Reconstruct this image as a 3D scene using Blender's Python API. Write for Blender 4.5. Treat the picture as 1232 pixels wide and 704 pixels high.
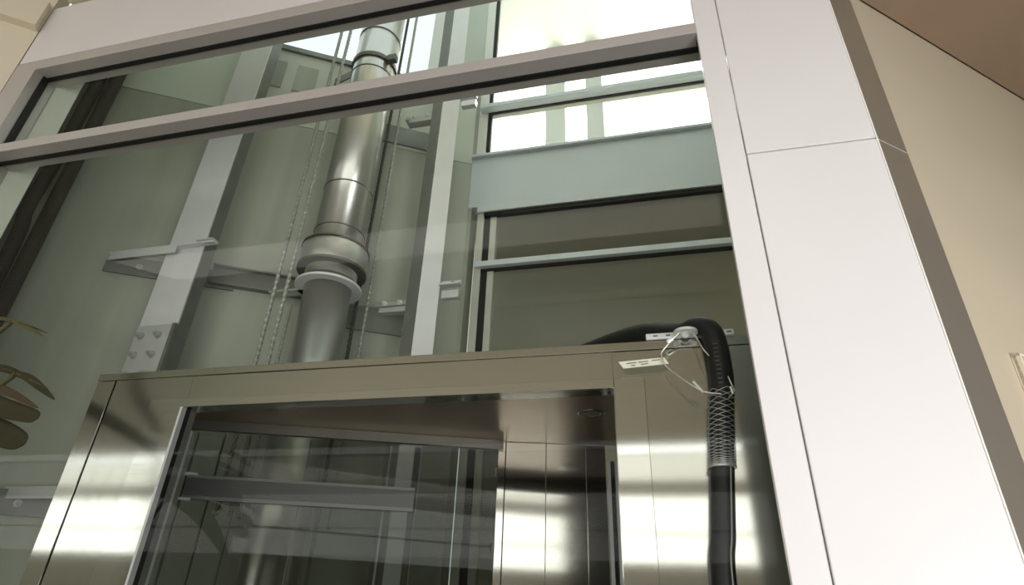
import bpy, bmesh, math, random
from mathutils import Vector, Matrix
R = random.Random(7)
for o in list(bpy.data.objects): bpy.data.objects.remove(o)
SC = bpy.context.scene
COL = SC.collection
# ------------------------------------------------------------------ camera
F = 704.74; PX, PY = 616.0, 352.0
EYE = Vector((0, 0, 1.6))
_X = Vector((3116, -258, -F)).normalized()
_Z = Vector((52, -1297, F)).normalized()
_Z = (_Z - _X * _Z.dot(_X)).normalized()
_Y = _X.cross(-_Z).normalized()
if _Y.z < 0: _Y = -_Y
def w_of(c): return Vector((_X.dot(c), _Y.dot(c), _Z.dot(c)))
cd = bpy.data.cameras.new('camera'); cam = bpy.data.objects.new('camera', cd); COL.objects.link(cam)
r_, u_, b_ = w_of(Vector((1, 0, 0))), w_of(Vector((0, -1, 0))), w_of(Vector((0, 0, -1)))
M = Matrix((r_, u_, b_)).transposed().to_4x4(); M.translation = EYE
cam.matrix_world = M
cd.sensor_width = 36; cd.lens = 36 * F / 1232; cd.clip_start = 0.02
SC.camera = cam
def at(x, y, Y):
    r = w_of(Vector((x - PX, y - PY, F))); return EYE + r * (Y / r.y)
def on(x, y, p0, ang):
    a = math.radians(ang); n = Vector((-math.sin(a), math.cos(a), 0)); r = w_of(Vector((x - PX, y - PY, F)))
    return EYE + r * (n.dot(Vector((p0[0], p0[1], 0)) - EYE) / n.dot(r))
# ------------------------------------------------------------------ light
SC.view_settings.view_transform = 'Standard'; SC.view_settings.look = 'None'
SC.view_settings.gamma = 1; SC.view_settings.exposure = 0.0; SC.view_settings.use_curve_mapping = False
wd = bpy.data.worlds.new('sky'); SC.world = wd; wd.use_nodes = True
bg = wd.node_tree.nodes['Background']; bg.inputs[0].default_value = (0.82, 0.93, 0.91, 1); bg.inputs[1].default_value = 1.3
def area(name, loc, size, look, power, color=(1, 1, 1)):
    l = bpy.data.lights.new(name, 'AREA'); l.shape = 'RECTANGLE'; l.size, l.size_y = size
    l.energy = power; l.color = color
    o = bpy.data.objects.new(name, l); COL.objects.link(o); o.location = loc
    o.rotation_euler = Vector(look).to_track_quat('-Z', 'Y').to_euler(); return o
def rad(A, L): return A * math.pi * L
# daylight through the lobby's windows behind the viewer
WW = 17
area('window_and_fill_light', (-3.2, -4.97, 2.71), (WW, 0.42), (0, 1, 0), rad(WW * 0.42, 2.6), (1, 0.985, 0.96))
area('window_and_fill_light', (-3.2, -4.97, 2.31), (WW, 0.32), (0, 1, 0), rad(WW * 0.32, 2.6), (1, 0.985, 0.96))
area('window_and_fill_light', (-3.2, -4.97, 3.27), (WW, 0.32), (0, 1, 0), rad(WW * 0.32, 1.4), (1, 0.97, 0.93))
area('window_and_fill_light', (-3.2, -4.97, 3.51), (WW, 0.10), (0, 1, 0), rad(WW * 0.10, 3.0), (0.95, 0.97, 1))
area('window_and_fill_light', (0.5, -4.97, 0.9), (7, 1.7), (0, 1, 0), rad(11.9, 3.0), (1, 0.98, 0.96))  # low fill added to brighten the white column, not a known window
# added fill from the right to brighten the lower column, no door known there
col_fill_ = area('window_and_fill_light', (2.1, -1.1, 0.9), (1.3, 1.6), (-1.5, 2.35, 0.8), rad(2.1, 2.3), (0.97, 0.97, 1)); col_fill_.data.spread = math.radians(75)
# added overhead fill to lift the lobby walls, no lamp seen there
area('overhead_fill', (-2.5, -3.0, 5.5), (8, 1.4), (0, -0.3, -1), 150, (1, 0.95, 0.88))
# the lit upper landing seen through the far window
area('landing_light', (0.6, 5.45, 7.6), (3.6, 0.4), (0, 0, -1), 250, (1, 0.985, 0.95))

# ------------------------------------------------------------------ materials
def mat(name, col, rough=0.5, metal=0.0, noise=0.0, nscale=6.0, stretch=(1, 1, 1), bump=0.0, spec=0.5, col2=None, coat=0.0):
    m = bpy.data.materials.new(name); m.use_nodes = True; nt = m.node_tree; b = nt.nodes['Principled BSDF']
    b.inputs['Base Color'].default_value = (*col, 1); b.inputs['Roughness'].default_value = rough
    b.inputs['Metallic'].default_value = metal; b.inputs['Specular IOR Level'].default_value = spec
    b.inputs['Coat Weight'].default_value = coat
    if noise or bump:
        tc = nt.nodes.new('ShaderNodeTexCoord'); mp = nt.nodes.new('ShaderNodeMapping'); mp.inputs['Scale'].default_value = stretch
        nz = nt.nodes.new('ShaderNodeTexNoise'); nz.inputs['Scale'].default_value = nscale; nz.inputs['Detail'].default_value = 4
        nt.links.new(tc.outputs['Object'], mp.inputs[0]); nt.links.new(mp.outputs[0], nz.inputs['Vector'])
        if noise:
            c2 = col2 or tuple(c * (1 - noise) for c in col)
            mx = nt.nodes.new('ShaderNodeMix'); mx.data_type = 'RGBA'
            mx.inputs['A'].default_value = (*c2, 1); mx.inputs['B'].default_value = (*col, 1)
            cr = nt.nodes.new('ShaderNodeMapRange'); cr.inputs[1].default_value = 0.3; cr.inputs[2].default_value = 0.7
            nt.links.new(nz.outputs[0], cr.inputs[0]); nt.links.new(cr.outputs[0], mx.inputs['Factor'])
            nt.links.new(mx.outputs['Result'], b.inputs['Base Color'])
        if bump:
            bp = nt.nodes.new('ShaderNodeBump'); bp.inputs['Strength'].default_value = bump; bp.inputs['Distance'].default_value = 0.02
            nt.links.new(nz.outputs[0], bp.inputs['Height']); nt.links.new(bp.outputs[0], b.inputs['Normal'])
    return m
def glass_mat(name, tint, ior=1.5, rough=0.0, gain=1.0):
    m = bpy.data.materials.new(name); m.use_nodes = True; nt = m.node_tree; nt.nodes.clear()
    out = nt.nodes.new('ShaderNodeOutputMaterial'); mx = nt.nodes.new('ShaderNodeMixShader')
    tr = nt.nodes.new('ShaderNodeBsdfTransparent'); tr.inputs[0].default_value = (*tint, 1)
    gl = nt.nodes.new('ShaderNodeBsdfGlossy'); gl.inputs['Roughness'].default_value = rough
    fr = nt.nodes.new('ShaderNodeFresnel'); fr.inputs[0].default_value = ior
    mm = nt.nodes.new('ShaderNodeMath'); mm.operation = 'MULTIPLY'; mm.inputs[1].default_value = gain
    ge = nt.nodes.new('ShaderNodeNewGeometry'); sb = nt.nodes.new('ShaderNodeMath'); sb.operation = 'SUBTRACT'; sb.inputs[0].default_value = 1.0
    m2 = nt.nodes.new('ShaderNodeMath'); m2.operation = 'MULTIPLY'   # the sheet reflects on the face that light enters
    nt.links.new(ge.outputs['Backfacing'], sb.inputs[1]); nt.links.new(fr.outputs[0], mm.inputs[0])
    nt.links.new(mm.outputs[0], m2.inputs[0]); nt.links.new(sb.outputs[0], m2.inputs[1]); nt.links.new(m2.outputs[0], mx.inputs[0])
    nt.links.new(tr.outputs[0], mx.inputs[1]); nt.links.new(gl.outputs[0], mx.inputs[2]); nt.links.new(mx.outputs[0], out.inputs[0])
    return m
PANEL = mat('white_painted_metal', (0.74, 0.725, 0.725), 0.30, noise=0.03, nscale=3)
FRAME = mat('anodised_frame', (0.50, 0.475, 0.455), 0.42, 0.2, noise=0.05, nscale=8)
FRAME_BLUE = mat('pale_frame', (0.70, 0.75, 0.80), 0.35, 0.1, noise=0.05, nscale=8)
FRAME_FAR = mat('far_frame', (0.66, 0.66, 0.60), 0.45, 0.1, noise=0.05, nscale=8)
GASKET = mat('black_gasket', (0.008, 0.008, 0.008), 0.6, noise=0.2)
BEIGE = mat('beige_wall_paint', (0.52, 0.455, 0.335), 0.85, noise=0.06, nscale=3, bump=0.05)
CREAM = mat('cream_wall_paint', (0.78, 0.71, 0.56), 0.85, noise=0.04, nscale=3, bump=0.05)
CEIL = mat('tan_ceiling_paint', (0.42, 0.31, 0.21), 0.9, noise=0.08, nscale=5, bump=0.05)
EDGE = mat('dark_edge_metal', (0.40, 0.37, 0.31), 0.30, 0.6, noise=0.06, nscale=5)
SHAFT = mat('green_grey_shaft_panel', (0.44, 0.465, 0.395), 0.42, noise=0.24, nscale=2.2, stretch=(2.6, 2.6, 0.10))
SHAFT2 = mat('pale_shaft_panel', (0.60, 0.64, 0.56), 0.45, noise=0.08, nscale=2)
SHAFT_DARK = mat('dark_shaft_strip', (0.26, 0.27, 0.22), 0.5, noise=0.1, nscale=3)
SPANDREL = mat('blue_green_spandrel', (0.72, 0.79, 0.84), 0.25, noise=0.08, nscale=2)
STEEL = mat('brushed_stainless', (0.64, 0.625, 0.595), 0.05, 1.0, noise=0.08, nscale=30, stretch=(0.2, 0.2, 8), bump=0.0)
STEEL_W = mat('wavy_stainless', (0.59, 0.575, 0.54), 0.05, 1.0, noise=0.06, nscale=2.5, bump=0.008)
def brushed(m, rough, an=0.9):
    nt = m.node_tree; b = nt.nodes['Principled BSDF']; b.inputs['Roughness'].default_value = rough
    b.inputs['Anisotropic'].default_value = an
    t = nt.nodes.new('ShaderNodeTangent'); t.direction_type = 'RADIAL'; t.axis = 'Z'
    nt.links.new(t.outputs[0], b.inputs['Tangent'])
brushed(STEEL, 0.10, 0.93); brushed(STEEL_W, 0.105, 0.93)
STEEL_D = mat('dark_steel', (0.16, 0.15, 0.135), 0.45, 0.7, noise=0.1, nscale=8)
RAILD = mat('dull_dark_rail', (0.075, 0.075, 0.07), 0.6, noise=0.1, nscale=8)
RAILE = mat('dull_rail_edge', (0.15, 0.15, 0.14), 0.6, noise=0.1, nscale=8)
CABCEIL = mat('bronze_cab_ceiling', (0.40, 0.30, 0.215), 0.28, 0.75, noise=0.15, nscale=4)
GALV = mat('galvanised_steel', (0.52, 0.53, 0.53), 0.42, 0.55, noise=0.12, nscale=14)
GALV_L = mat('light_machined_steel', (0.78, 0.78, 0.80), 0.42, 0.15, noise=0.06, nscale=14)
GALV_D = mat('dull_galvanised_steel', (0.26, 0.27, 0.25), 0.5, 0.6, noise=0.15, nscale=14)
CHROME = mat('machined_cylinder', (0.62, 0.61, 0.58), 0.28, 0.85, noise=0.05, nscale=10)
ROPE = mat('wire_rope', (0.50, 0.51, 0.46), 0.45, 0.4, noise=0.5, nscale=160)
ROPE_D = mat('greased_wire_rope', (0.09, 0.095, 0.08), 0.5, 0.4, noise=0.4, nscale=160)
RUBBER = mat('black_rubber', (0.008, 0.008, 0.009), 0.48, spec=0.3, noise=0.2, nscale=30, bump=0.05)
CABLE = mat('black_cable', (0.035, 0.036, 0.03), 0.7, noise=0.1, nscale=4, spec=0.2)
WIRE = mat('bright_wire', (0.75, 0.73, 0.68), 0.3, 0.9, noise=0.1, nscale=50)
TAG = mat('white_tag', (0.75, 0.74, 0.62), 0.5, noise=0.03)
INK = mat('dark_ink', (0.08, 0.08, 0.10), 0.6, noise=0.1)
ZINC = mat('zinc_plate', (0.72, 0.72, 0.74), 0.35, 0.4, noise=0.06, nscale=20)
LEAF = mat('olive_leaf', (0.040, 0.038, 0.018), 0.6, spec=0.12, noise=0.3, nscale=12, bump=0.1)
LEAF2 = mat('yellow_green_leaf', (0.085, 0.08, 0.035), 0.5, spec=0.2, noise=0.3, nscale=12, bump=0.1)
CLAY = mat('dark_clay', (0.12, 0.09, 0.07), 0.7, noise=0.2, nscale=8)
SOIL = mat('soil', (0.04, 0.03, 0.02), 0.95, noise=0.3, nscale=40, bump=0.3)
TAUPE = mat('taupe_landing_wall', (0.40, 0.37, 0.31), 0.8, noise=0.05, nscale=3)
WHITE = mat('bright_landing_wall', (0.86, 0.86, 0.82), 0.8, noise=0.02, nscale=3)
GREYCOL = mat('grey_landing_pier', (0.60, 0.61, 0.58), 0.7, noise=0.05, nscale=3)
FLOOR = mat('lobby_floor', (0.30, 0.27, 0.23), 0.35, noise=0.15, nscale=3)
BROWNW = mat('brown_lobby_wall', (0.50, 0.46, 0.39), 0.8, noise=0.08, nscale=3)
GLASS = glass_mat('clear_glass', (0.95, 0.965, 0.95), 1.45, gain=0.32)
GLASS_CAB = glass_mat('cab_glass', (0.56, 0.57, 0.55), 1.5, gain=0.6)
GLASS_FAR = glass_mat('far_glass', (0.95, 0.965, 0.95), 1.45)
LENS = mat('lamp_lens', (0.25, 0.24, 0.22), 0.3, noise=0.1)
# ------------------------------------------------------------------ helpers
class MB:
    def __init__(s): s.bm = bmesh.new()
    def hexa(s, p):
        v = [s.bm.verts.new(q) for q in p]
        for f in ((0, 3, 2, 1), (4, 5, 6, 7), (0, 1, 5, 4), (1, 2, 6, 5), (2, 3, 7, 6), (3, 0, 4, 7)): s.bm.faces.new([v[i] for i in f])
        return s
    def box(s, x0, x1, y0, y1, z0, z1):
        return s.hexa([(x0, y0, z0), (x1, y0, z0), (x1, y1, z0), (x0, y1, z0), (x0, y0, z1), (x1, y0, z1), (x1, y1, z1), (x0, y1, z1)])
    def slab(s, p0, p1, z0, z1, t, off=0.0):
        """upright slab from plan point p0 to p1; thickness t goes away to the left of the run"""
        a = Vector((p0[0], p0[1], 0)); b = Vector((p1[0], p1[1], 0)); d = (b - a).normalized(); n = Vector((-d.y, d.x, 0))
        a += n * off; b += n * off; z0 = Vector((0, 0, z0)); z1 = Vector((0, 0, z1))
        return s.hexa([a + z0, b + z0, b + n * t + z0, a + n * t + z0, a + z1, b + z1, b + n * t + z1, a + n * t + z1])
    def prism(s, pts, z0, z1):
        a = [s.bm.verts.new((p[0], p[1], z0)) for p in pts]; b = [s.bm.verts.new((p[0], p[1], z1)) for p in pts]
        n = len(pts); s.bm.faces.new(a[::-1]); s.bm.faces.new(b)
        for i in range(n): s.bm.faces.new((a[i], a[(i + 1) % n], b[(i + 1) % n], b[i]))
        return s
    def tube(s, pts, r, seg=12, cap=True):
        pts = [Vector(p) for p in pts]; rs = r if isinstance(r, (list, tuple)) else [r] * len(pts)
        rings = []; prev = None
        for i, p in enumerate(pts):
            d = (pts[min(i + 1, len(pts) - 1)] - pts[max(i - 1, 0)]).normalized()
            if prev is None:
                u = d.orthogonal().normalized() if abs(d.z) < 0.95 else Vector((1, 0, 0)); u = (u - d * u.dot(d)).normalized()
            else:
                u = (prev - d * prev.dot(d)).normalized()
            prev = u; v = d.cross(u)
            rings.append([s.bm.verts.new(p + (u * math.cos(2 * math.pi * k / seg) + v * math.sin(2 * math.pi * k / seg)) * rs[i]) for k in range(seg)])
        for a, b in zip(rings, rings[1:]):
            for k in range(seg): s.bm.faces.new((a[k], a[(k + 1) % seg], b[(k + 1) % seg], b[k]))
        if cap: s.bm.faces.new(rings[0][::-1]); s.bm.faces.new(rings[-1])
        return s
    def cyl(s, x, y, z0, z1, r, seg=48): return s.tube([(x, y, z0), (x, y, z1)], r, seg)
    def ring(s, c, ri, ro, z0, z1, seg=48, a0=0, a1=2 * math.pi):
        full = abs(a1 - a0 - 2 * math.pi) < 1e-6; n = seg if full else seg + 1; vs = []
        for k in range(n):
            a = a0 + (a1 - a0) * k / seg; ca, sa = math.cos(a), math.sin(a)
            vs.append([s.bm.verts.new((c[0] + ca * r, c[1] + sa * r, z)) for r, z in ((ri, z0), (ro, z0), (ro, z1), (ri, z1))])
        for k in range(seg):
            a, b = vs[k], vs[(k + 1) % n]
            for j in range(4): s.bm.faces.new((a[j], a[(j + 1) % 4], b[(j + 1) % 4], b[j]))
        if not full: s.bm.faces.new(vs[0]); s.bm.faces.new(vs[-1][::-1])
        return s
    def build(s, name, m, parent=None, bevel=0.0, smooth=False, origin=None):
        bmesh.ops.recalc_face_normals(s.bm, faces=s.bm.faces)
        c = Vector(origin) if origin else sum((v.co for v in s.bm.verts), Vector()) / len(s.bm.verts)
        if parent is not None: c = parent_loc(parent)
        for v in s.bm.verts: v.co -= c
        me = bpy.data.meshes.new(name); s.bm.to_mesh(me); s.bm.free()
        me.materials.append(m)
        if smooth:
            for p in me.polygons: p.use_smooth = len(p.vertices) <= 4
        o = bpy.data.objects.new(name, me); COL.objects.link(o)
        if parent is not None: o.parent = parent
        else: o.location = c
        if bevel:
            b = o.modifiers.new('bevel', 'BEVEL'); b.width = bevel; b.segments = 2; b.limit_method = 'ANGLE'
        return o
def parent_loc(p):
    l = Vector(p.location)
    while p.parent: p = p.parent; l += Vector(p.location)
    return l
def thing(name, loc, label, cat, group=None):
    o = bpy.data.objects.new(name, None); COL.objects.link(o); o.location = loc; o.empty_display_size = 0.1
    return tag(o, label, cat, group)
def tag(o, label, cat, group=None):
    o['label'] = label; o['category'] = cat
    if group: o['group'] = group
    return o
def struct(o, label, cat='building'):
    o['kind'] = 'structure'; o['label'] = label; o['category'] = cat; return o
def sbox(name, m, label, cat, *b, bevel=0.0): return struct(MB().box(*b).build(name, m, bevel=bevel), label, cat)
def smooth_path(pts, n=8):
    pts = [Vector(p) for p in pts]; P = [pts[0]] + pts + [pts[-1]]; out = []
    for i in range(1, len(P) - 2):
        for k in range(n):
            t = k / n; a, b, c, d = P[i - 1], P[i], P[i + 1], P[i + 2]
            out.append(0.5 * ((2 * b) + (c - a) * t + (2 * a - 5 * b + 4 * c - d) * t * t + (3 * b - a - 3 * c + d) * t ** 3))
    return out + [pts[-1]]

# ================================================================== lobby shell
DANG = math.radians(39)
DD = Vector((math.cos(DANG), math.sin(DANG), 0))
sbox('floor', FLOOR, 'lobby and shaft floor', 'floor', -12.1, 6.5, -5.2, 6.5, -0.1, 0)
lw0 = Vector((-2.672, 1.250, 0)); lw1 = lw0 - DD * 3.2
struct(MB().slab(lw1, lw0, 0, 5.6, 0.1).build('wall_left', CREAM), 'cream painted wall meeting the glass enclosure at the left', 'wall')
bk = MB(); a, b = lw1 + Vector((0, 0, 0)), lw0
bk.slab(a, b - DD * 0.004, 3.908, 4.075, -0.045).build('trim_1', CREAM)
struct(bpy.data.objects['trim_1'], 'cream bulkhead band along the left wall, above the glazing corner', 'trim')
sbox('wall_back', BROWNW, 'lobby wall behind the viewer', 'wall', -12.1, 6.5, -5.2, -5.0, 0, 5.6)
sbox('wall_outer_left', BEIGE, 'lobby side wall', 'wall', -12.1, -12.0, -5.0, 0.2, 0, 5.6)
sbox('wall_outer_right', BEIGE, 'lobby side wall', 'wall', 6.4, 6.5, -5.0, 5.5, 0, 5.6)
struct(MB().prism([(-12.1, -5.2), (6.5, -5.2), (6.5, 1.35), (-12.1, 1.35)], 5.6, 5.7).build('ceiling', BROWNW), 'high lobby ceiling', 'ceiling')
# wall and lowered ceiling on the right
rw0 = Vector((0.674, 1.326, 0)); rw1 = rw0 + DD * 6.5
struct(MB().slab(rw0, rw1, 0, 5.6, 0.1, off=0.004).build('wall_right', BEIGE), 'beige wall running back beside the white column', 'wall')
struct(MB().prism([(0.72, 1.362), (0.72, 0.9), (6.4, -1.2), (6.4, 6.0), rw1[:2]], 3.30, 3.42).build('ceiling_right', CEIL), 'low tan ceiling over the passage at the right', 'ceiling')
# ================================================================== front glazing
YF = 1.25
XL, XR = -2.672, 0.2145
w1 = thing('window_1', (XL, YF, 0), 'glazed front of the lift enclosure with grey metal frame and black gaskets', 'window'); w1['kind'] = 'structure'
def rail(name, z0, z1, x0=-2.541, x1=XR):
    o = MB().box(x0, x1, YF, YF + 0.052, z0, z1).build(name, FRAME, w1, bevel=0.0015)
    MB().box(x0 - 0.04, x1 + 0.066, YF + 0.052, YF + 0.072, z0 - 0.004, z1 + 0.004).build('gasket', GASKET, o)
    MB().box(x0 - 0.04, x1 + 0.066, YF + 0.072, YF + 0.107, z0, z1).build('rear_bar', FRAME, o)
    return o
rail('head_rail', 3.628, 3.684); rail('transom', 3.137, 3.182); rail('bottom_rail', 0.0, 0.12)
j = MB().box(XL + 0.004, -2.540, YF, YF + 0.040, 0, 3.684).build('jamb', FRAME, w1, bevel=0.0015)
MB().box(-2.60, -2.532, YF + 0.040, YF + 0.066, 0, 3.63).build('gasket', GASKET, j)
MB().box(-2.60, -2.540, YF + 0.066, YF + 0.105, 0, 3.63).build('rear_bar', FRAME, j)
MB().box(-2.55, XR + 0.068, 1.309, 1.315, 3.18, 3.63).build('glass_pane', GLASS, w1)
MB().box(-2.55, XR + 0.068, 1.309, 1.315, 0.10, 3.139).build('glass_pane', GLASS, w1)
sbox('trim_2', PANEL, 'lavender grey painted fascia panel above the glazing', 'fascia', XL + 0.004, XR, YF + 0.002, YF + 0.1, 3.692, 4.080, bevel=0.002)
sbox('trim_3', FRAME, 'thin shadow joint strip under the fascia panel', 'trim', XL + 0.006, XR, YF + 0.012, YF + 0.09, 3.684, 3.692)
sbox('wall_front', CREAM, 'cream wall band above the fascia', 'wall', -2.60, 6.4, YF + 0.02, YF + 0.1, 4.20, 5.6)
sbox('trim_4', CREAM, 'cream beam above the fascia at the upper left', 'beam', -2.58, XR + 1, YF - 0.05, YF + 0.1, 4.10, 4.19)
# ================================================================== white column
col = thing('trim_5', (0.4, YF, 0), 'tall white clad column right of the glass, with a horizontal panel joint', 'column'); col['kind'] = 'structure'
MB().box(0.215, 0.2825, YF + 0.006, YF + 0.024, 0, 5.6).build('side_casing', PANEL, col, bevel=0.002)
SE = (0.583 + DD.x * 0.118, YF + DD.y * 0.118)
def colpanel(z0, z1):
    return MB().prism([(0.284, YF), (0.583, YF), (0.583, YF + 0.03), (0.284, YF + 0.03)], z0, z1).build('face_panel', PANEL, col, bevel=0.0025)
colpanel(0, 2.6485); colpanel(2.652, 5.6)
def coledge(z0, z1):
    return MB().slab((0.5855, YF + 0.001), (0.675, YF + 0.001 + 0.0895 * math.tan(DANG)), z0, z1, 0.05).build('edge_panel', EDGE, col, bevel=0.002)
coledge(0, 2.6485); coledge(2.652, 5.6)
MB().box(0.28, 0.583, YF + 0.012, YF + 0.06, 2.64, 2.66).build('joint_strip', WHITE, col)
MB().slab((0.586, YF + 0.004), (0.673, YF + 0.004 + 0.087 * math.tan(DANG)), 2.64, 2.66, 0.02).build('joint_strip', WHITE, col)
MB().tube([(0.5845, YF + 0.0005, 0), (0.5845, YF + 0.0005, 5.6)], 0.0022, 8).build('corner_bead', WHITE, col)
# small white framed box at the far right edge of the wall
pq = on(1217, 427, rw0, 39)
sw = thing('wall_box', tuple(pq), 'pale raised cover plate on the beige wall at the right edge of the photo', 'cover plate')
q0 = Vector((pq.x, pq.y, 0)); q1 = q0 + DD * 0.22
MB().slab(q0, q1, pq.z - 0.42, pq.z, -0.012, off=0.003).build('cover', BEIGE, sw, bevel=0.003)
f_ = MB(); f_.slab(q0, q0 + DD * 0.006, pq.z - 0.42, pq.z, -0.017, off=0.003); f_.slab(q0, q1, pq.z - 0.006, pq.z, -0.017, off=0.003)
f_.build('frame', CREAM, sw)
# ================================================================== hoistway walls
WL = (-3.25, 1.761); WC = (-1.103, 3.0)
WD = (Vector((*WC, 0)) - Vector((*WL, 0))).normalized(); WANG = math.degrees(math.atan2(WD.y, WD.x)); WN = Vector((-WD.y, WD.x, 0))
struct(MB().slab(WL, WC, 0, 4.33, 0.12).build('wall_shaft', SHAFT), 'smooth green grey wall of the lift shaft', 'wall')
struct(MB().slab(WL, WC, 4.336, 4.97, 0.12).build('wall_shaft_upper', SHAFT2), 'paler upper band of the shaft wall', 'wall')
struct(MB().slab(WL, WC, 4.325, 4.34, 0.1, off=0.004).build('trim_6', SHAFT_DARK), 'dark horizontal joint in the shaft wall', 'trim')
struct(MB().slab(WL, WC, 4.97, 5.01, 0.14, off=-0.02).build('trim_7', GALV_D), 'dark capping along the top of the shaft wall', 'trim')
struct(MB().slab((-2.535, 1.352), WL, 0, 6.4, -0.08).build('wall_shaft_left', SHAFT2), 'pale strip of shaft wall beside the left jamb', 'wall')
for i, (xa, xb, yt) in enumerate(((292, 318, 62), (326, 350, 66), (358, 384, 84))):  # reflections of windows, built as coloured slabs on the wall
    a = on(xa, yt, WL, WANG); b = on(xb, yt, WL, WANG)
    o = MB().slab(a, b, 4.62, 4.86, -0.01, off=0.002).build('window_%d' % (5 + i), SPANDREL if i == 0 else SHAFT)
    struct(o, ('first', 'second', 'third')[i] + ' small dull slab standing for a window reflection in the upper band of the shaft wall, counted from the left', 'window')
# shaft skylight frame
struct(MB().slab((-3.3, 1.7), WC, 6.3, 6.4, 0.12).build('trim_8', FRAME_FAR), 'frame along the top of the shaft skylight', 'trim')
sbox('wall_shaft_right', SHAFT2, 'shaft wall behind the column', 'wall', 0.72, 0.80, 1.50, 3.0, 0, 6.4)
# ================================================================== far landing glazing  (Y = 3.0)
YW = 3.0
def far_post(parent, x0, x1, z0, z1, m, d=0.05, name='post', dy=0.0): return MB().box(x0, x1, YW + dy, YW + dy + d, z0, z1).build(name, m, parent, bevel=0.001)
w2 = thing('window_2', (0, YW, 4.39), 'bright upper landing window seen through the shaft', 'window'); w2['kind'] = 'structure'
far_post(w2, -1.075, -1.013, 4.395, 6.6, WHITE); far_post(w2, -1.013, -0.985, 4.395, 6.6, GASKET, 0.03, 'gasket', 0.02)
o = MB().box(-1.055, 0.70, YW - 0.065, YW - 0.005, 4.800, 4.833).build('transom', FRAME_BLUE, w2, bevel=0.001)
MB().box(-0.985, 0.70, YW - 0.004, YW + 0.016, 4.794, 4.839).build('gasket', GASKET, o)
MB().box(-0.985, 0.70, YW + 0.016, YW + 0.060, 4.800, 4.833).build('rear_bar', FRAME_FAR, o)
MB().box(-0.985, 0.70, YW + 0.022, YW + 0.028, 4.40, 4.80).build('glass_pane', GLASS_FAR, w2)
MB().box(-0.985, 0.70, YW + 0.022, YW + 0.028, 4.834, 6.6).build('glass_pane', GLASS_FAR, w2)
sp = struct(MB().box(-1.10, 0.70, YW, YW + 0.08, 3.955, 4.372).build('wall_far', SPANDREL), 'blue grey spandrel panel between the two landing windows', 'spandrel')
sbox('trim_9', FRAME_BLUE, 'pale sill strip on top of the spandrel panel', 'trim', -1.10, 0.70, YW - 0.03, YW + 0.08, 4.374, 4.394)
w3 = thing('window_3', (0, YW, 0), 'dim lower landing window with black gaskets beyond the lift car', 'window'); w3['kind'] = 'structure'
far_post(w3, -1.03, -0.985, 0.0, 3.895, FRAME_FAR); far_post(w3, -0.985, -0.945, 0.0, 3.895, GASKET, 0.03, 'gasket', 0.012)
far_post(w3, -0.945, -0.905, 0.0, 3.895, FRAME_FAR, 0.05, 'inner_post', 0.016)
MB().box(-1.03, 0.70, YW - 0.02, YW + 0.05, 3.897, 3.95).build('head_rail', FRAME_BLUE, w3, bevel=0.001)
MB().box(-0.985, 0.70, YW - 0.008, YW + 0.03, 3.870, 3.896).build('gasket', GASKET, w3)
o = MB().box(-1.02, 0.70, YW - 0.035, YW + 0.002, 3.468, 3.505).build('transom', FRAME_BLUE, w3, bevel=0.001)
MB().box(-0.985, 0.70, YW + 0.003, YW + 0.03, 3.455, 3.505).build('gasket', GASKET, o)
MB().box(-0.985, 0.70, YW + 0.034, YW + 0.040, 0.05, 3.87).build('glass_pane', GLASS_FAR, w3)
sbox('wall_corner_upper', SHAFT2, 'pale panel between the right guide rail and the upper landing window', 'wall', -1.34, -1.078, YW + 0.02, YW + 0.12, 5.0, 6.6)
sbox('wall_corner', SHAFT, 'narrow green grey strip between shaft wall and landing windows', 'wall', -1.15, -1.076, YW + 0.002, YW + 0.12, 0, 4.99)
# rooms behind the landing windows
sbox('wall_landing_lower', TAUPE, 'taupe wall behind the lower landing window', 'wall', -1.2, 1.6, 3.75, 3.85, 0, 4.0)
sbox('ceiling_landing_lower', TAUPE, 'landing slab edge', 'ceiling', -1.2, 1.6, 3.09, 3.85, 4.0, 4.36)
sbox('floor_landing_upper', WHITE, 'upper landing floor', 'floor', -2.6, 3.4, 3.85, 6.3, 4.25, 4.36)
sbox('wall_landing_upper', WHITE, 'bright wall of the upper landing', 'wall', -2.6, 3.4, 5.8, 5.95, 4.36, 7.9)
sbox('ceiling_landing_upper', WHITE, 'upper landing ceiling', 'ceiling', -1.7, 3.4, 3.1, 6.0, 7.8, 7.9)
sbox('wall_landing_side', WHITE, 'side wall of the upper landing', 'wall', -1.6, -1.5, 3.1, 5.8, 4.36, 7.9)
for i, (xa, xb) in enumerate(((657, 679), (703, 722))):
    a = at(xa, 60, 4.9); b = at(xb, 60, 4.9)
    o = struct(MB().box(a.x, b.x, 4.9, 5.2, 4.36, 7.8).build('trim_%d' % (10 + i), GREYCOL), ('left', 'right')[i] + ' grey pier inside the bright upper landing', 'pier')
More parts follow.
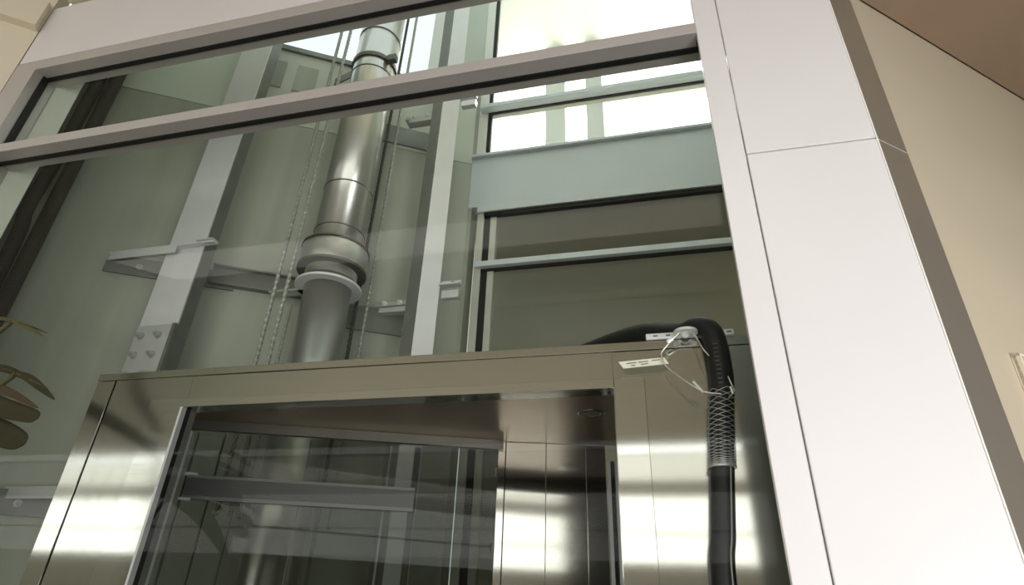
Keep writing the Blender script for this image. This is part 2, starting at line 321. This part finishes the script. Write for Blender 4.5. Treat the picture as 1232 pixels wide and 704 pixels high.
# ================================================================== guide rails, brackets
g1 = thing('guide_rail', (-2.27, 2.08, 0), 'wide light grey guide rail at the left with a bolted splice plate', 'guide rail', 'guide rails in the shaft')
MB().box(-2.400, -2.180, 2.08, 2.088, 0, 6.2).build('flange', GALV_L, g1, bevel=0.001)
MB().box(-2.192, -2.178, 2.0885, 2.16, 0, 6.2).build('web', GALV_D, g1, bevel=0.001)
MB().box(-2.400, -2.388, 2.0885, 2.14, 0, 6.2).build('web', GALV, g1)
spz1 = at(178, 393, 2.07).z
o = MB().box(-2.385, -2.192, 2.062, 2.079, spz1 - 0.62, spz1).build('splice_plate', ZINC, g1, bevel=0.001)
MB().box(-2.190, -2.172, 2.062, 2.0795, spz1 - 0.62, spz1 + 0.005).build('plate_edge', GALV_D, o)
def bolt(parent, c, n, r=0.011, L=0.012, m=GALV_L, name='bolt'):
    c = Vector(c); n = Vector(n).normalized()
    mb = MB().tube([c, c + n * 0.003], r * 1.45, 20); mb.tube([c + n * 0.003, c + n * L], r, 6); mb.tube([c + n * L, c + n * (L + 0.012)], r * 0.5, 12)
    return mb.build(name, m, parent)
for k in range(6):
    for xx in (-2.345, -2.245): bolt(o, (xx, 2.0615, spz1 - 0.055 - 0.098 * k), (0, -1, 0), 0.0125, 0.022, GALV)
def wpt(x):  # point on shaft wall face at this x
    t = (x - WL[0]) / WD.x; return Vector((x, WL[1] + WD.y * t, 0))
def wall_bracket(z, label, x0=-2.74, x1=-2.095, full=True):
    t = thing('rail_bracket', (x0, wpt(x0).y, z), label, 'bracket', 'brackets of the left guide rail')
    w = wpt(x0)
    # angle arm: level flange + upright flange, running along the front
    mb = MB().box(x0, x1 - 0.22, 2.045, 2.052, z - 0.04, z); mb.box(x0, x1, 2.045, 2.078, z, z + 0.010)
    mb.build('arm', GALV_L, t, bevel=0.001)
    MB().slab(wpt(x0) - WN * 0.014, wpt(x0 + 0.55) - WN * 0.014, z - 0.105, z + 0.0, 0.012).build('wall_angle', GALV_D, t, bevel=0.001)
    MB().box(x1 - 0.10, x1, 2.035, 2.078, z + 0.011, z + 0.018).build('clip', ZINC, t, bevel=0.001)
    bolt(t, (x1 - 0.05, 2.06, z + 0.018), (0, 0, 1), 0.009, 0.01, GALV)
    for dx in (0.14, 0.36):
        p = wpt(x0 + dx) - WN * 0.015; bolt(t, (p.x, p.y, z - 0.055), -WN, 0.011, 0.012, GALV)
    return t
wall_bracket(3.185, 'grey angle bracket holding the left guide rail above the splice plate')
wall_bracket(1.985, 'grey angle bracket low on the shaft wall, left of the lift car', -2.83)
# long channel along the shaft wall
t = thing('wall_channel', (-2.2, wpt(-2.2).y, 3.12), 'dark steel channel across the shaft wall between the two guide rails', 'channel')
MB().slab(wpt(-2.30) - WN * 0.012, wpt(-1.88) - WN * 0.012, 3.105, 3.205, 0.010).build('web', GALV_D, t)
mb = MB().slab(wpt(-2.30) - WN * 0.045, wpt(-1.80) - WN * 0.045, 3.205, 3.213, 0.043); mb.slab(wpt(-2.30) - WN * 0.045, wpt(-1.80) - WN * 0.045, 3.097, 3.105, 0.043)
mb.build('flange', GALV_D, t)
# second bracket at right rail
cR = Vector((-1.165, 2.60, 0))
def rail_clamp(z, label):
    t = thing('rail_clamp', (-1.35, wpt(-1.35).y - .04, z), label, 'bracket', 'clamps of the right guide rail')
    MB().slab(wpt(-1.72) - WN * 0.014, wpt(-1.30) - WN * 0.014, z - 0.10, z + 0.05, 0.012).build('wall_plate', GALV_D, t)
    MB().box(-1.46, -1.262, 2.62, 2.70, z - 0.01, z + 0.015).build('arm', GALV, t, bevel=0.002)
    MB().box(-1.42, -1.262, 2.60, 2.64, z - 0.06, z - 0.03).build('lower_arm', GALV, t, bevel=0.002)
    for xx in (-1.40, -1.31): bolt(t, (xx, 2.619, z + 0.004), (0, -1, 0), 0.010, 0.012, GALV_L)
    p = wpt(-1.37) - WN * 0.015; bolt(t, (p.x, p.y, z - 0.06), -WN, 0.012, 0.012, GALV)
    a = MB().box(-1.07, -0.955, 2.56, 2.60, z + 0.06, z + 0.070); a.box(-1.07, -0.955, 2.596, 2.60, z + 0.06, z + 0.10); a.build('clip', ZINC, t, bevel=0.001)
    MB().box(-1.05, -0.955, 2.565, 2.60, z - 0.02, z + 0.025).build('clip', ZINC, t, bevel=0.001)
    bolt(t, (-1.00, 2.595, z + 0.08), (0, -1, 0), 0.009, 0.010, GALV_D)
    return t
rail_clamp(3.06, 'steel clamp fixing the right guide rail, lower one above the lift car')
rail_clamp(4.46, 'steel clamp fixing the right guide rail just under the front transom')
g2 = thing('guide_rail', (-1.165, 2.60, 0), 'tall grey guide rail with dark left face, right of the cylinder', 'guide rail', 'guide rails in the shaft')
a1 = math.radians(25)
L_, N_, R_ = Vector((-1.252, 2.575, 0)), Vector((-1.172, 2.548, 0)), Vector((-1.072, 2.585, 0))
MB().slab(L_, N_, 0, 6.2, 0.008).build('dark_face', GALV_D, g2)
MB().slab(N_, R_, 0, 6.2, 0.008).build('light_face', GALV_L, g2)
mb = MB().slab(N_ + Vector((-.005, .05, 0)), N_ + Vector((.005, .05, 0)), 0, 6.2, 0.04); mb.build('web', GALV_D, g2)
# ================================================================== cylinder
cx, cy = -1.622, 2.40
k_ = 2.40 / 2.35
cyl = thing('hydraulic_cylinder', (cx, cy, 0), 'large shiny vertical hydraulic cylinder with a coupling collar', 'hydraulic cylinder')
def zz(y_, x=410): return at(x, y_, 2.3).z
MB().cyl(cx, cy, 0, 3.10, 0.121, 64).build('lower_tube', CHROME, cyl, smooth=True)
MB().cyl(cx, cy, 3.10, 6.2, 0.136, 64).build('upper_tube', CHROME, cyl, smooth=True)
MB().cyl(cx, cy, 3.165, 3.285, 0.176, 64).build('collar', CHROME, cyl, smooth=True, bevel=0.004)
mb = MB().ring((cx, cy), 0.136, 0.181, 3.15, 3.165, 64); mb.ring((cx, cy), 0.136, 0.181, 3.285, 3.292, 64); mb.build('collar_band', STEEL_D, cyl)
MB().ring((cx, cy), 0.120, 0.172, 3.052, 3.066, 64).build('flange', GALV_L, cyl, bevel=0.002)
MB().box(cx - 0.34, cx - 0.10, cy - 0.03, cy + 0.03, 3.052, 3.064).build('flange_tab', GALV, cyl, bevel=0.001)
for yy in (42, 85): z = at(430, yy, 2.3).z; MB().ring((cx, cy), 0.130, 0.139, z, z + 0.008, 64).build('joint_ring', STEEL_D, cyl)
z = at(412, 218, 2.28).z; MB().ring((cx, cy), 0.130, 0.139, z, z + 0.008, 64).build('joint_ring', STEEL_D, cyl)
z = at(415, 268, 2.28).z; MB().ring((cx, cy), 0.130, 0.139, z, z + 0.006, 64).build('joint_ring', STEEL_D, cyl)
z = at(430, 71, 2.28).z
st = thing('pipe_clamp', (cx, cy, z), 'black clamp strap round the top of the cylinder, above the transom', 'clamp')
MB().ring((cx, cy), 0.1375, 0.147, z, z + 0.03, 64).build('strap', STEEL_D, st)
mb = MB().box(cx + 0.13, cx + 0.19, cy - 0.09, cy - 0.05, z - 0.02, z + 0.03); mb.build('lug', STEEL_D, st, bevel=0.003)
MB().slab((cx - 0.30, cy + 0.02), (cx - 0.152, cy - 0.02), z - 0.03, z + 0.03, 0.01).build('arm', GALV_D, st)
# ================================================================== ropes and cables
def rope(name, x, y, z0, z1, r, m, label, cat='wire rope', group='wire ropes in the shaft'):
    mb = MB().tube([(x, y, z0), (x, y, (z0 + z1) / 2), (x, y, z1)], r * 0.78, 8)
    for s_ in range(3):   # three visible strands laid round the core
        pts = []; n = int((z1 - z0) / 0.012)
        for k in range(n + 1):
            z_ = z0 + (z1 - z0) * k / n; a = z_ * 60 + s_ * 2.094
            pts.append((x + math.cos(a) * r * 0.55, y + math.sin(a) * r * 0.55, z_))
        mb.tube(pts, r * 0.5, 5)
    return tag(mb.build(name, m, smooth=True), label, cat, group)
rope('wire_rope', -1.788, 2.2, 1.9, 6.2, 0.0105, ROPE, 'leftmost grey wire rope, left of the cylinder')
rope('wire_rope', -1.722, 2.2, 1.9, 6.2, 0.0105, ROPE, 'grey wire rope second from the left, close beside the cylinder')
rope('wire_rope', at(455.6, 220, 2.62).x, 2.62, 1.9, 6.2, 0.0105, ROPE_D, 'dark wire rope just right of the cylinder')
rope('wire_rope', at(467.5, 220, 2.62).x, 2.62, 1.9, 6.2, 0.0105, ROPE, 'light wire rope nearest the right guide rail')
p = at(350, 367, 2.3)
rope('wire_rope', p.x, 2.3, 1.9, p.z, 0.009, ROPE, 'short length of wire rope ending below the cylinder collar')
def cable(pts, r, label):
    return tag(MB().tube(smooth_path(pts, 6), r, 14).build('power_cable', CABLE, smooth=True), label, 'cable', 'black cables at the left of the shaft')
def wl(x, y, off): # pixel -> point standing off the shaft wall
    p = on(x, y, (WL[0] + WN.x * -off, WL[1] + WN.y * -off), WANG); return p
pc = wl(68, 239, 0.06)
cable([(pc.x, pc.y, 0.3), (pc.x, pc.y, 1.5), (pc.x, pc.y, 2.6), (pc.x, pc.y, 3.6), (pc.x, pc.y, 4.8), (pc.x, pc.y, 6.2)], 0.034, 'straight black cable hanging against the shaft wall at the left')
b1 = wl(72, 184, 0.05); b2 = wl(52, 218, .05); b3 = wl(32, 252, .05); b4 = wl(4, 318, .05); b0 = wl(112, 110, .05)
cable([(b0.x - .02, b0.y, 6.2), (b0.x, b0.y, 4.9), b0, b1, b2, b3, b4, (b4.x, b4.y, 1.4), (b4.x, b4.y, 0.3)], 0.032, 'black cable that bends sideways, outermost at the left of the shaft')
gp = wl(70, 150, 0.012)
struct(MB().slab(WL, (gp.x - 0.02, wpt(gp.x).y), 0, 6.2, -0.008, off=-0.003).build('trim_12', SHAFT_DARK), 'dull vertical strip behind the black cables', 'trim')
# ================================================================== lift car
YC = 1.45
Z0, ZT, ZO = 0.12, 2.232, 2.107
car = thing('lift_car', (-0.73, YC, Z0), 'stainless steel lift car with a wide door opening and glass rear wall', 'lift car')
XA, XB = -1.755, 0.40
MB().box(-1.679, -1.388, YC, YC + 0.05, Z0, 2.208).build('front_panel', STEEL_W, car)
MB().box(-1.388, -0.097, YC + 0.0005, YC + 0.05, ZO, 2.208).build('header_panel', STEEL_W, car)
MB().box(-0.097, XB, YC, YC + 0.05, Z0, 2.208).build('front_panel', STEEL_W, car, bevel=0.001)
MB().box(XA, -1.687, YC, YC + 0.05, Z0, 2.208).build('corner_post', STEEL_W, car, bevel=0.001)
MB().box(-1.687, -1.679, YC + 0.012, YC + 0.04, Z0, 2.208).build('joint_gap', GASKET, car)
MB().box(XA, XB, YC - 0.004, YC + 0.052, 2.209, ZT).build('top_trim', STEEL_W, car, bevel=0.001)
xt = at(163, 549, YC).x
MB().box(xt, -1.391, YC - 0.008, YC - 0.0005, Z0, 2.132).build('door_casing', STEEL, car, bevel=0.001)
MB().box(-0.095, -0.018, YC - 0.008, YC - 0.0005, Z0, 2.132).build('door_casing', STEEL, car, bevel=0.001)
MB().box(-1.391, -0.0955, YC - 0.008, YC - 0.0005, ZO, 2.132).build('door_casing', STEEL, car, bevel=0.001)
MB().box(-1.394, -1.386, YC - 0.010, YC + 0.008, Z0, ZO).build('edge_strip', ZINC, car)
MB().box(-1.3875, -1.386, YC + 0.0085, YC + 0.026, Z0, ZO).build('gasket', GASKET, car)
MB().box(-1.3875, -1.386, YC + 0.0265, YC + 0.05, Z0, ZO).build('frame_strip', GALV_D, car)
ZC = 2.166
A_ = Vector((-1.64, 1.76, 0)); B_ = Vector((-0.573, 2.167, 0)); C_ = Vector((0.36, 2.395, 0))
MB().prism([(-1.68, YC + 0.051), (0.36, YC + 0.051), (0.36, 2.39), (-0.573, 2.167), (-1.64, 1.76), (-1.68, 1.74)], ZC, ZC + 0.03).build('ceiling_panel', CABCEIL, car)
MB().prism([(-1.68, YC + 0.051), (0.36, YC + 0.051), (0.36, 2.39), (-0.573, 2.167), (-1.64, 1.76), (-1.68, 1.74)], Z0, Z0 + 0.04).build('car_floor', GALV_D, car)
AB = (B_ - A_).normalized(); ABN = Vector((-AB.y, AB.x, 0)); ang = math.degrees(math.atan2(AB.y, AB.x))
MB().slab(A_, B_, Z0 + 0.04, ZC - 0.001, 0.008).build('glass_wall', GLASS_CAB, car)
MB().slab(A_, B_, ZC - 0.035, ZC - 0.001, -0.025, off=-0.001).build('glass_rail', STEEL_D, car)
MB().box(-1.648, -1.64, YC + 0.06, 1.755, Z0 + 0.04, ZC - 0.001).build('glass_wall', GLASS_CAB, car)
mb = MB().slab(A_, A_ + AB * 0.02, Z0 + 0.04, ZC - 0.04, -0.03, off=-0.001); mb.build('corner_trim', GALV_L, car)
# mid rail across the glass
zr1 = on(360, 580, A_, ang).z; zr0 = on(360, 609, A_, ang).z
pa = on(226, 577, A_, ang); pb = on(500, 583, A_, ang)
mr = MB().slab(pa, pb, zr0, zr1, -0.012, off=-0.002).build('mid_rail', RAILD, car)
MB().slab(pa, pb, zr1 - 0.010, zr1, -0.004, off=-0.015).build('rail_lip', RAILE, mr)
MB().slab(pa, pb, zr0, zr0 + 0.012, -0.004, off=-0.015).build('rail_lip', RAILE, mr)
e = pa + AB * 0.035
MB().slab(pa - AB * .004, e, zr0 - 0.004, zr0 + 0.004, -0.006, off=-0.020).build('end_bracket', ZINC, mr)
MB().slab(pa - AB * .004, e, zr1 - 0.002, zr1 + 0.006, -0.006, off=-0.020).build('end_bracket', ZINC, mr)
# stiles of the glass wall
def stile(x, y, w, m, t=-0.012, off=-0.0275, name='stile', z1=None):
    p = on(x, y, A_, ang); return MB().slab(p - AB * w / 2, p + AB * w / 2, Z0 + 0.05, (z1 or ZC - 0.037), t, off=off if False else 0.010).build(name, m, car)
for (x, y, w, m) in ((209, 620, 0.006, GALV_L), (238, 640, 0.004, GALV), (457, 640, 0.007, ZINC), (492, 640, 0.024, STEEL_D), (378, 640, 0.012, STEEL_D), (352, 640, 0.005, GALV), (272, 640, 0.004, GALV)):
    p = on(x, y, A_, ang); MB().slab(p - AB * w / 2, p + AB * w / 2, Z0 + 0.05, ZC - 0.04, 0.010, off=0.010).build('stile', m, car)
# steel rear wall and posts
BC = (C_ - B_).normalized()
MB().prism([(B_.x - 0.012, B_.y - 0.012), (B_.x + 0.014, B_.y - 0.006), (B_.x + 0.012, B_.y + 0.03), (B_.x - 0.016, B_.y + 0.03)], Z0 + 0.04, ZC - 0.001).build('hinge_post', STEEL, car, bevel=0.001)
for z_ in (ZC - 0.10, ZC - 0.36, ZC - 0.62): MB().cyl(B_.x - 0.016, B_.y - 0.018, z_ - 0.03, z_, 0.006, 12).build('hinge', STEEL_D, car)
q1 = B_ + BC * 0.015; q2 = B_ + BC * 0.165; q3 = B_ + BC * 0.315; q4 = B_ + BC * 0.39
for a, b in ((q1, q2), (q2 + BC * .002, q3), (q3 + BC * .002, q4)): MB().slab(a, b, Z0 + 0.04, ZC - 0.001, 0.02).build('rear_panel', STEEL_W, car, bevel=0.0008)
mb = MB().slab(q4 + BC * .004, q4 + BC * 0.016, Z0 + 0.04, ZC - 0.06, 0.02, off=-0.012); mb.build('frame_strip', GALV_L, car)
MB().slab(q4 + BC * .017, q4 + BC * 0.032, Z0 + 0.04, ZC - 0.06, 0.02, off=-0.006).build('gasket', GASKET, car)
MB().slab(q4 + BC * .033, q4 + BC * 0.045, Z0 + 0.04, ZC - 0.06, 0.02, off=-0.010).build('frame_strip', GALV_L, car)
MB().slab(q4 + BC * .046, C_, Z0 + 0.04, ZC - 0.001, 0.02).build('rear_panel', STEEL_D, car)
MB().box(0.352, 0.360, YC + 0.06, 2.35, Z0 + 0.04, ZC - 0.001).build('side_wall', STEEL, car)
# downlight recessed in the car ceiling
r = w_of(Vector((712 - PX, 497 - PY, F))); p = EYE + r * ((ZC - 1.6) / r.z)
dl = thing('downlight', (p.x, p.y, ZC), 'small round unlit downlight in the lift car ceiling', 'downlight')
MB().ring((p.x, p.y), 0.030, 0.044, ZC - 0.003, ZC - 0.0005, 40).build('bezel', STEEL, dl, bevel=0.001)
MB().cyl(p.x, p.y, ZC - 0.0025, ZC - 0.001, 0.0295, 32).build('lens', LENS, dl)
# ================================================================== cable hose, hanger, grip, tag
hx = at(868, 500, 1.415).x
path = [at(640, 446, 1.97), at(690, 429, 1.84), at(738, 411, 1.70), at(776, 401, 1.58), (0.085, 1.490, 2.268), (0.128, 1.445, 2.262), (0.158, 1.418, 2.225), at(868, 452, 1.412), at(868, 500, 1.412), at(869, 560, 1.412), at(870, 640, 1.412), at(871, 704, 1.412)]
pl = path[-1]; path += [(pl.x, 1.412, 1.3), (pl.x, 1.412, 0.9), (pl.x + 0.02, 1.425, 0.25)]
sm = smooth_path(path, 8)
rr = [0.028 if q.z > 1.95 else 0.0262 for q in sm]
hose = tag(MB().tube(sm, rr, 24).build('travelling_cable', RUBBER, smooth=True), 'thick black cable hose looping over the lift car top and hanging down its front', 'cable hose')
i0 = min(range(len(sm)), key=lambda i: abs(sm[i].z - 2.0) + (9 if sm[i].y > 1.42 else 0))
seam = [q + Vector((0.016, -0.0207, 0)) for q in sm[i0 + 6:]]
MB().tube(seam, 0.0022, 6).build('seam_line', GALV_D, hose)
mk = MB()
for k in range(10):
    z_ = 2.185 - k * 0.011; mk.box(0.152, 0.162, 1.3822, 1.387, z_, z_ + 0.003)
mk.build('printed_marking', RAILD, hose)
hg = thing('cable_hanger', (0.1, 1.444, 2.24), 'flat slotted zinc hanger strap on the top edge of the lift car', 'hanger bracket')
hz = 2.234
mb = MB().box(-0.006, 0.212, 1.436, 1.4455, hz - 0.002, hz + 0.015)
mb.build('strap', ZINC, hg, bevel=0.003)
for xx in (0.013, 0.045, 0.195): MB().box(xx, xx + 0.011, 1.4352, 1.4365, hz + 0.005, hz + 0.0085).build('slot', INK, hg)
MB().tube([(0.093, 1.4350, hz + 0.005), (0.093, 1.425, hz + 0.005)], 0.012, 24).build('eye_bolt', GALV_L, hg, bevel=0.001)
MB().ring((0.093, 1.414), 0.013, 0.030, hz - 0.002, hz + 0.005, 32).build('swivel_ring', ZINC, hg, bevel=0.001)
# grip
gz1, gz0 = at(868, 470, 1.412).z, at(868, 562, 1.412).z
gr = thing('mesh_grip', (hx, 1.412, gz0), 'woven wire mesh grip wrapped round the hanging black hose', 'cable grip')
def hpos(z):
    for a, b in zip(sm, sm[1:]):
        if a.z >= z > b.z and a.y < 1.42: t = (a.z - z) / (a.z - b.z); return a.lerp(b, t)
    return Vector((hx, 1.412, z))
NH = 5
for sgn in (1, -1):
    for h in range(NH):
        pts = []; ph = h * 2 * math.pi / NH; turns = 4.2
        for k in range(121):
            t = k / 120; z_ = gz1 + (gz0 - gz1) * (1 - (1 - t) ** 1.9)
            c = hpos(z_); rr_ = 0.0298
            a = ph + sgn * turns * 2 * math.pi * t
            pts.append((c.x + math.cos(a) * rr_, c.y + math.sin(a) * rr_, z_))
        MB().tube(pts, 0.0008, 5).build('wire_strand', GALV, gr)
c = hpos(gz0); MB().ring((c.x, c.y), 0.0268, 0.0312, gz0 - 0.003, gz0 + 0.001, 32).build('end_band', GALV, gr)
def lp(pts, r, m=WIRE, name='loop_wire'): return MB().tube(smooth_path(pts, 8), r, 8).build(name, m, gr, smooth=True)
lp([(0.079, 1.405, hz), at(799, 420, 1.415), at(796, 428, 1.415), at(802, 441, 1.41), at(820, 455, 1.39), at(838, 467, 1.38), at(850, 472, 1.382), at(868, 474, 1.378)], 0.0018)
lp([(0.108, 1.405, hz), at(840, 410, 1.40), at(846, 420, 1.385), at(853, 428, 1.382)], 0.0018)
lp([at(876, 453, 1.385), at(880, 462, 1.385), at(883, 468, 1.39), at(882, 473, 1.39), at(877, 478, 1.385)], 0.0016)
MB().tube([at(834, 459, 1.381), at(846, 472, 1.379)], 0.0032, 8).build('ferrule', ZINC, gr)
MB().tube([at(879, 465, 1.386), at(882, 474, 1.388)], 0.003, 8).build('ferrule', ZINC, gr)
MB().tube([at(803, 412, 1.412), at(809, 408, 1.412)], 0.006, 10).build('ferrule', ZINC, gr)
# tag
tg = thing('cable_tag', tuple(at(775, 437, 1.425)), 'small white printed tag hanging from the wire loop on the steel header', 'tag')
T = [at(744, 435.5, 1.425), at(799, 430, 1.420), at(805, 437.5, 1.420), at(750, 443.5, 1.425)]
nb = Vector((0, 0.0012, 0))
mb = MB(); mb.hexa([T[3], T[2], T[2] + nb, T[3] + nb, T[0], T[1], T[1] + nb, T[0] + nb]); mb.build('card', TAG, tg)
mb = MB()
def tq(u, v): return T[0].lerp(T[1], u).lerp(T[3].lerp(T[2], u), v) - Vector((0, 0.0006, 0))
for (u0, u1, v) in ((0.14, 0.36, .35), (0.40, 0.62, .33), (0.70, 0.88, .28), (0.20, 0.30, .72), (0.42, 0.58, .68)):
    a, b, c, d = tq(u0, v + .07), tq(u1, v + .07), tq(u1, v - .05), tq(u0, v - .05); s_ = Vector((0, .0004, 0))
    mb.hexa([a, b, b + s_, a + s_, d, c, c + s_, d + s_])
mb.build('printing', INK, tg)
# ================================================================== potted plant at the left
pp = at(-170, 500, 0.95)
pl_ = thing('potted_plant', (pp.x, pp.y, 0), 'leafy plant with olive blade leaves reaching in at the left edge', 'plant')
pot = MB(); pot.tube([(pp.x, pp.y, 0.0), (pp.x, pp.y, 0.34)], [0.14, 0.20], 40); pot.build('pot', CLAY, pl_, smooth=False, bevel=0.004)
MB().cyl(pp.x, pp.y, 0.34, 0.352, 0.18, 32).build('soil', SOIL, pl_)
def leaf(px, wid, m, Y=0.95, Ys=None, tipy=0.0):
    """blade along picture points px, half width wid (m), folded along the midrib, 1.5 mm thick"""
    n = len(px); base = [at(x, y, (Y if Ys is None else Ys[i])) for i, (x, y) in enumerate(px)]
    pts = smooth_path(base, 5); mb = MB(); rings = []
    for i, p in enumerate(pts):
        t = i / (len(pts) - 1); d = (pts[min(i + 1, len(pts) - 1)] - pts[max(i - 1, 0)]).normalized()
        s_ = d.cross(Vector((0, -1, 0.25))).normalized(); w = wid * max(0.04, math.sin(math.pi * (0.12 + 0.86 * t)) ** 0.8)
        up = s_.cross(d).normalized()
        row = [p + s_ * w * u + up * (0.25 * w * abs(u)) for u in (-1, -0.5, 0, 0.5, 1)]
        rings.append([[mb.bm.verts.new(q + up * h) for q in row] for h in (0, 0.0015)])
    for (a, a2), (b, b2) in zip(rings, rings[1:]):
        for k in range(4):
            mb.bm.faces.new((a[k], a[k + 1], b[k + 1], b[k])); mb.bm.faces.new((a2[k], b2[k], b2[k + 1], a2[k + 1]))
        mb.bm.faces.new((a[0], b[0], b2[0], a2[0])); mb.bm.faces.new((a[4], a2[4], b2[4], b[4]))
    return mb.build('leaf', m, pl_, smooth=True), base[0]
starts = []
def L_add(px, wid, m, **k):
    o, s_ = leaf(px, wid, m, **k); starts.append(s_)
L_add([(-60, 392), (-20, 384), (15, 386), (40, 398)], 0.005, LEAF2)
L_add([(14, 387), (26, 390), (38, 396), (52, 405)], 0.006, LEAF2)
L_add([(-50, 380), (-15, 383), (25, 389), (57, 401)], 0.003, LEAF)
L_add([(-60, 446), (-20, 442), (15, 447), (48, 466)], 0.009, LEAF)
L_add([(20, 449), (36, 456), (50, 467), (66, 481)], 0.009, LEAF)
L_add([(-30, 444), (10, 446), (38, 457), (56, 466)], 0.003, LEAF2)
L_add([(-70, 462), (-20, 464), (10, 472), (46, 491)], 0.011, mat('brown_leaf', (0.07, 0.052, 0.03), 0.6, noise=0.3, nscale=12, spec=0.12))
L_add([(-80, 468), (-30, 478), (5, 492), (40, 502), (46, 504)], 0.021, LEAF)
L_add([(-90, 500), (-40, 508), (-5, 520), (24, 532), (30, 535)], 0.028, LEAF)
L_add([(-120, 520), (-60, 530), (-25, 541), (-2, 548)], 0.016, LEAF)
L_add([(-150, 400), (-170, 330), (-150, 280), (-110, 240)], 0.03, LEAF)
L_add([(-160, 430), (-230, 380), (-280, 350), (-330, 360)], 0.03, LEAF)
L_add([(-150, 470), (-60, 540), (-30, 580), (-14, 640)], 0.03, LEAF)
for s_ in starts:
    top = s_ + Vector((-0.02, 0, 0))
    MB().tube(smooth_path([(pp.x + R.uniform(-.04, .04), pp.y + R.uniform(-.04, .04), 0.34), (pp.x + R.uniform(-.06, .06), pp.y + R.uniform(-.05, .05), 1.1), (top.x * 0.5 + pp.x * 0.5, top.y, max(0.8, top.z - 0.25)), s_], 6), [0.006] * 19, 6).build('stem', LEAF2, pl_, smooth=True)
